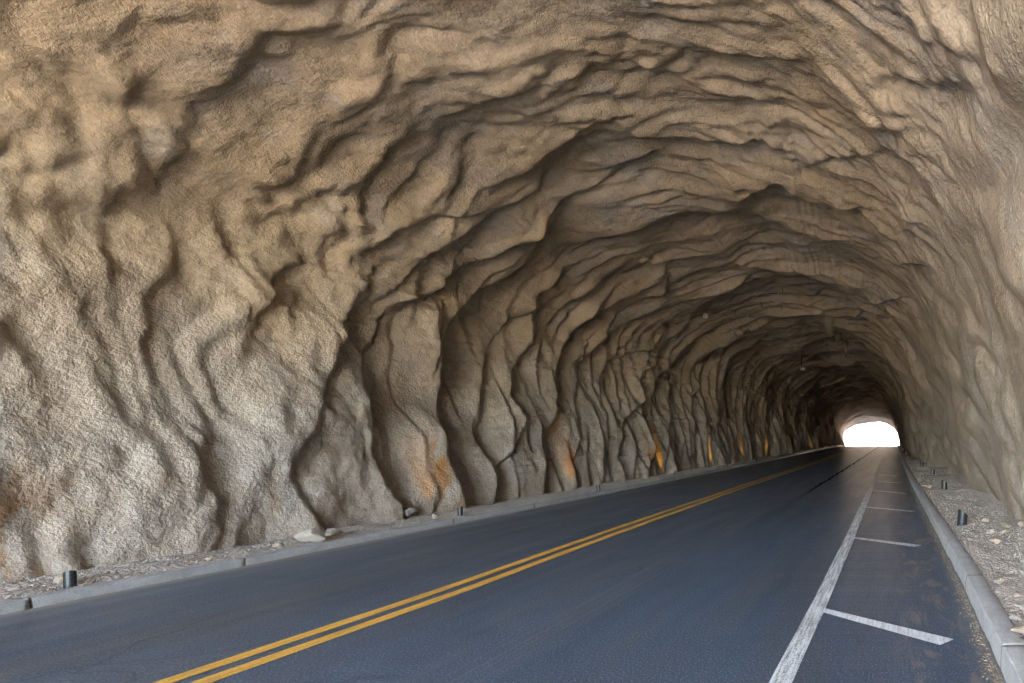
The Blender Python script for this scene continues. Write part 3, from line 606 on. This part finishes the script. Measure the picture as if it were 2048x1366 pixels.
# ------------------------------------------------------------------ stones
def stone_mesh(name, seed, mat, sub=3, flat=.7, elong=1.3, rough=.30):
    bm = bmesh.new(); bmesh.ops.create_icosphere(bm, subdivisions=sub, radius=.5)
    r = random.Random(seed); planes = []
    for k in range(12):
        d = Vector((r.uniform(-1, 1), r.uniform(-1, 1), r.uniform(-.8, 1))).normalized(); planes.append((d, r.uniform(.22, .42)))
    for v in bm.verts:
        p = v.co.copy()
        for d, h in planes:
            q = p.dot(d)
            if q > h: p -= d * (q - h) * .97
        nn = float(perlin(np.array([p.x * 3 + seed]), np.array([p.y * 3 + p.z * 2.3]), seed % 50)[0])
        p *= 1 + rough * nn
        v.co = (p.x * elong, p.y, p.z * flat)
    me = bpy.data.meshes.new(name); bm.to_mesh(me); bm.free()
    me.materials.append(mat); me.polygons.foreach_set("use_smooth", [True] * len(me.polygons))
    try: me.set_sharp_from_angle(angle=math.radians(22))
    except Exception: pass
    return me
def stone(x, y, size, mat, seed, label, name="stone", flat=.7, elong=1.3, rz=None, group=None, zoff=None):
    me = stone_mesh(name, seed, mat, 3, flat, elong)
    o = bpy.data.objects.new(name, me); COL.objects.link(o)
    base = KH_L + .0 if x < -5 else KH_R - .01
    if zoff is not None: base = zoff
    o.location = (x, y, float(floor_z(y)) + base + size * flat * .40)
    r = random.Random(seed * 3 + 1); o.scale = (size,) * 3
    o.rotation_euler = (r.uniform(-.12, .12), r.uniform(-.12, .12), r.uniform(0, 6.28) if rz is None else rz)
    return tag(o, label, "rock", group)
stone(-7.80, 7.28, .27, R_PALE, 3, "large tan rock with a crack resting against the back of the left kerb", "rock", .80, 1.15, .1)
stone(-7.95, 7.75, .19, R_PALE, 5, "grey rock lying just beyond the large cracked tan rock", "rock", .6, 1.3, .4)
stone(-7.85, 6.95, .11, R_TAN, 6, "small pinkish stone on the near side of the large cracked tan rock", "rock", .6, 1.2, .7)
stone(-8.45, 9.45, .25, R_GREY, 8, "rounded pale grey rock at the foot of the left wall", "rock", .85, 1.15, .2)
stone(-7.82, 9.25, .12, R_TAN, 9, "pointed tan stone beside the second pipe uplight on the left", "rock", 1.0, .8, .2)
stone(-7.98, 5.25, .15, R_TAN, 10, "tan stone leaning behind the nearest pipe uplight on the left", "rock", .7, 1.2, .5)
stone(-8.05, 5.0, .09, R_PALE, 12, "pale stone chip beside the nearest pipe uplight on the left", "rock", .5, 1.2, .5)
stone(.68, 14.1, .22, R_TAN, 13, "flat tan rock lying on top of the right kerb", "rock", .42, 1.35, .1, zoff=KH_R)
RS = [(2013, 1056, .20, R_TAN, "rounded tan rock at the foot of the right wall"), (2043, 1052, .12, R_TAN, "small tan stone beside the rounded rock at the foot of the right wall"),
      (1972, 1044, .10, R_TAN, "small tan stone beyond the nearest right pipe uplight"), (1951, 1016, .12, R_TAN, "tan stone below the grey rock near the right wall"),
      (1937, 1009, .16, R_TAN, "long flat tan stone near the foot of the right wall"), (1949, 1004, .09, R_GREY, "small grey stone touching the foot of the right wall"),
      (1955, 1024, .10, R_TAN, "wedge of tan stone in the gravel before the right wall"), (1981, 1067, .13, R_PALE, "flat pale stone in the gravel by the right kerb"),
      (2012, 1067, .14, R_TAN, "flat pinkish stone in the gravel opposite the nearest right uplight"), (1990, 1086, .15, R_TAN, "flat sandy stone half sunk in the right gravel"),
      (2042, 1083, .10, R_TAN, "pinkish stone at the right edge of the photo in the gravel"), (1896, 1021, .10, R_GREY, "grey stone lying close behind the right kerb"),
      (1903, 978, .14, R_PALE, "pale round stone behind the second pipe uplight on the right"), (2003, 1166, .12, R_TAN, "triangular brown stone in the near gravel by the right kerb"),
      (1992, 1166, .10, R_GREY, "pale grey stone beside the triangular brown stone"), (2021, 1196, .06, R_TAN, "small peach stone in the near gravel"),
      (2034, 1196, .07, R_TAN, "second small peach stone in the near gravel"), (2046, 1268, .11, R_TAN, "pink stone in the nearest gravel corner at the right"),
      (1946, 1050, .08, R_PALE, "pale flat chip just beyond the nearest right uplight"), (2030, 1240, .09, R_GREY, "grey stone in the nearest gravel corner at the right")]
for i, (px, py, sz, mt, lab) in enumerate(RS):
    y = 1100 * 1.36 / (py - 870); stone((px - 1800) * y / 1100, y, sz, mt, 30 + i, lab, "stone", .5 + .25 * ((i * 7) % 3) / 2, 1.1 + .2 * (i % 3))
rr = random.Random(4)
protos = [stone_mesh("stone", 200 + k, (R_TAN, R_GREY, R_PALE)[k % 3], 2, .5 + .1 * (k % 3), 1.2) for k in range(6)]
for i in range(110):
    left = rr.random() < .5; y = 3.4 + rr.random() ** 1.5 * 22; t = rr.random()
    if left: x = float(xl(y)) - .22 - t * .75; base = KH_L - .01
    else: x = float(xr(y)) + .28 + t * .85; base = KH_R - .02
    o = bpy.data.objects.new("stone", protos[i % 6]); COL.objects.link(o)
    sz = rr.uniform(.03, .075); o.scale = (sz, sz, sz); o.location = (x, y, float(floor_z(y)) + base + .004); o.rotation_euler = (rr.uniform(-.3, .3), rr.uniform(-.3, .3), rr.uniform(0, 6.28))
    tag(o, f"small loose stone among the gravel between the {'left' if left else 'right'} kerb and the wall", "rock", f"small loose stones behind the {'left' if left else 'right'} kerb")

# countless gravel chips and leaf litter
def scatter(name, n, place, size, mats, label, cat, seed, leaf=False):
    r = np.random.RandomState(seed); V = []; F = []; MI = []
    base = np.array([(-.5, -.3, 0), (.4, -.45, 0), (.55, .2, 0), (-.1, .5, 0), (-.25, -.1, .42), (.25, .05, .5)])
    bf = [(0, 1, 5, 4), (1, 2, 5), (2, 3, 5), (3, 0, 4), (3, 4, 5)]
    lb = np.array([(-.5, 0, 0), (-.1, -.22, .08), (.5, 0, .0), (-.05, .2, .1)]); lf = [(0, 1, 2), (0, 2, 3)]
    for i in range(n):
        x, y, z = place(r); s = size[0] + (size[1] - size[0]) * r.rand() ** 2.5; a = r.rand() * 6.283
        b = (lb if leaf else base) + r.uniform(-.12, .12, ((4 if leaf else 6), 3))
        ca, sa = math.cos(a), math.sin(a)
        q = np.stack([b[:, 0] * ca - b[:, 1] * sa, b[:, 0] * sa + b[:, 1] * ca, b[:, 2]], -1) * s + (x, y, z)
        o = len(V); V.extend(q.tolist())
        for f in (lf if leaf else bf): F.append(tuple(o + k for k in f)); MI.append(i % len(mats))
    o = mesh_obj(name, V, F, None, smooth=False)
    for m_ in mats: o.data.materials.append(m_)
    o.data.polygons.foreach_set("material_index", MI)
    return tag(o, label, cat, kind="stuff")
def pr(r):
    y = 3 + 27 * r.rand() ** 1.8; t = r.rand(); x = xr(y) + .19 + t * 1.35
    return x, y, float(floor_z(y)) + KH_R - .035 + .10 * float(sstep(.55, 1, t * 1.35 / 1.73)) + .004
def pl(r):
    y = 4 + 30 * r.rand() ** 1.5; t = r.rand(); x = xl(y) - .15 - t * 1.2
    return x, y, float(floor_z(y)) + KH_L - .018 + .004
scatter("gravel", 17000, pr, (.008, .036), [GRAVEL, R_GREY, R_PALE, R_TAN], "loose gravel chips spread behind the right kerb", "gravel", 1)
scatter("gravel", 9000, pl, (.008, .03), [GRAVEL, R_GREY, R_PALE, R_TAN], "loose gravel chips spread behind the left kerb", "gravel", 2)
def plf(r):
    y = 3.0 + 16 * r.rand() ** 1.6; return xr(y) - .012 - abs(r.randn()) * .045 - .01, y, float(floor_z(y)) + .006
scatter("leaf_litter", 3200, plf, (.012, .034), [LEAF, R_TAN], "dry yellow leaf litter gathered in the gutter of the right kerb", "leaf litter", 3, leaf=True)
def pll(r):
    y = 4.0 + 16 * r.rand() ** 1.3; return xl(y) + .012 + abs(r.randn()) * .03, y, float(floor_z(y)) + .006
scatter("leaf_litter", 1400, pll, (.010, .026), [LEAF, R_TAN, R_GREY], "dry grit and leaf litter gathered in the gutter of the left kerb", "leaf litter", 5, leaf=True)

# ------------------------------------------------------------------ steel left in the roof
def wp(s_, y_, out=0.0):
    x, z = lining_pt(np.array([float(s_)]), np.array([float(y_)]), out); return Vector((float(x[0]), float(y_), float(z[0])))
def tube(name, pts, r, mat, parent=None, n=6):
    vs = []; fs = []
    for i, p in enumerate(pts):
        t = (pts[min(i + 1, len(pts) - 1)] - pts[max(i - 1, 0)]).normalized(); a = t.orthogonal().normalized(); b = t.cross(a)
        for k in range(n): an = 2 * math.pi * k / n; vs.append(p + a * math.cos(an) * r + b * math.sin(an) * r)
    for i in range(len(pts) - 1):
        for k in range(n): fs.append((i * n + k, i * n + (k + 1) % n, (i + 1) * n + (k + 1) % n, (i + 1) * n + k))
    fs.append(tuple(range(n))[::-1]); fs.append(tuple((len(pts) - 1) * n + k for k in range(n)))
    return mesh_obj(name, vs, fs, mat, parent)
mr = bpy.data.objects.new("mesh_remnant", None); COL.objects.link(mr)
tag(mr, "strip of rusty reinforcing wire left hanging along a fold of the tunnel roof", "wire")
rw = random.Random(5)
for k in range(4):
    pts = []
    for s_ in np.linspace(7.3 + .3 * k, 10.2 - .25 * k, 26):
        yv = np.interp(s_, [7.34, 8.39, 9.21, 10.3], [20.95, 21.1, 20.75, 20.9]) + .07 * k + .05 * math.sin(s_ * 5 + k)
        pts.append(wp(s_, yv, .07 + .05 * (k % 2) + rw.uniform(-.015, .03)))
    tube("wire", pts, .014, R_TAN if k % 2 else RUSTM, mr)
e0 = wp(7.34, 21.0, .10); bxm = bmesh.new(); bmesh.ops.create_cube(bxm, size=.17)
bmesh.ops.bevel(bxm, geom=list(bxm.edges), offset=.03, segments=2)
mb = bpy.data.meshes.new("end_block"); bxm.to_mesh(mb); bxm.free(); mb.materials.append(R_TAN); ob = bpy.data.objects.new("end_block", mb); COL.objects.link(ob); ob.parent = mr; ob.location = e0; ob.rotation_euler = (.4, .3, .2)
for i, (s_, y_) in enumerate([(8.67, 22.38), (9.19, 22.89), (9.89, 22.71), (10.52, 23.25), (10.16, 21.94), (9.41, 21.34), (8.28, 21.88), (10.47, 20.62), (5.85, 10.81), (6.98, 11.46), (11.58, 36.5), (10.58, 35.5)]):
    p0 = wp(s_, y_, -.05); p1 = wp(s_, y_ - .02, .16 + .05 * (i % 3)); p1.x += rw.uniform(-.08, .08); pm = (p0 + p1) / 2; pm.x += .02
    t = tube("rock_bolt", [p0, pm, p1], .012 if y_ > 15 else .008, RUSTM)
    tag(t, "short rusty bolt end poking out of the sprayed concrete roof", "bolt", "rusty bolt ends in the tunnel roof")
hc = bpy.data.objects.new("hanging_conduit", None); COL.objects.link(hc); p0 = wp(8.75, 34.1, -.1); p1 = p0 + Vector((0, 0, -.95)); p0h = p0
tag(hc, "dark steel conduit with a small box hanging from the roof deep in the tunnel", "conduit")
tube("conduit_rod", [p0, (p0 + p1) / 2, p1], .03, RUSTM, hc)
tube("cross_arm", [p0 + Vector((-.02, -.1, -.25)), p0 + Vector((.45, -.1, -.2))], .025, RUSTM, hc)
bxm = bmesh.new(); bmesh.ops.create_cube(bxm, size=1.0); bmesh.ops.bevel(bxm, geom=list(bxm.edges), offset=.06, segments=2)
mb = bpy.data.meshes.new("junction_box"); bxm.to_mesh(mb); bxm.free(); mb.materials.append(R_TAN); ob = bpy.data.objects.new("junction_box", mb); COL.objects.link(ob); ob.parent = hc; ob.location = p1 + Vector((.08, 0, -.05)); ob.scale = (.30, .2, .16)
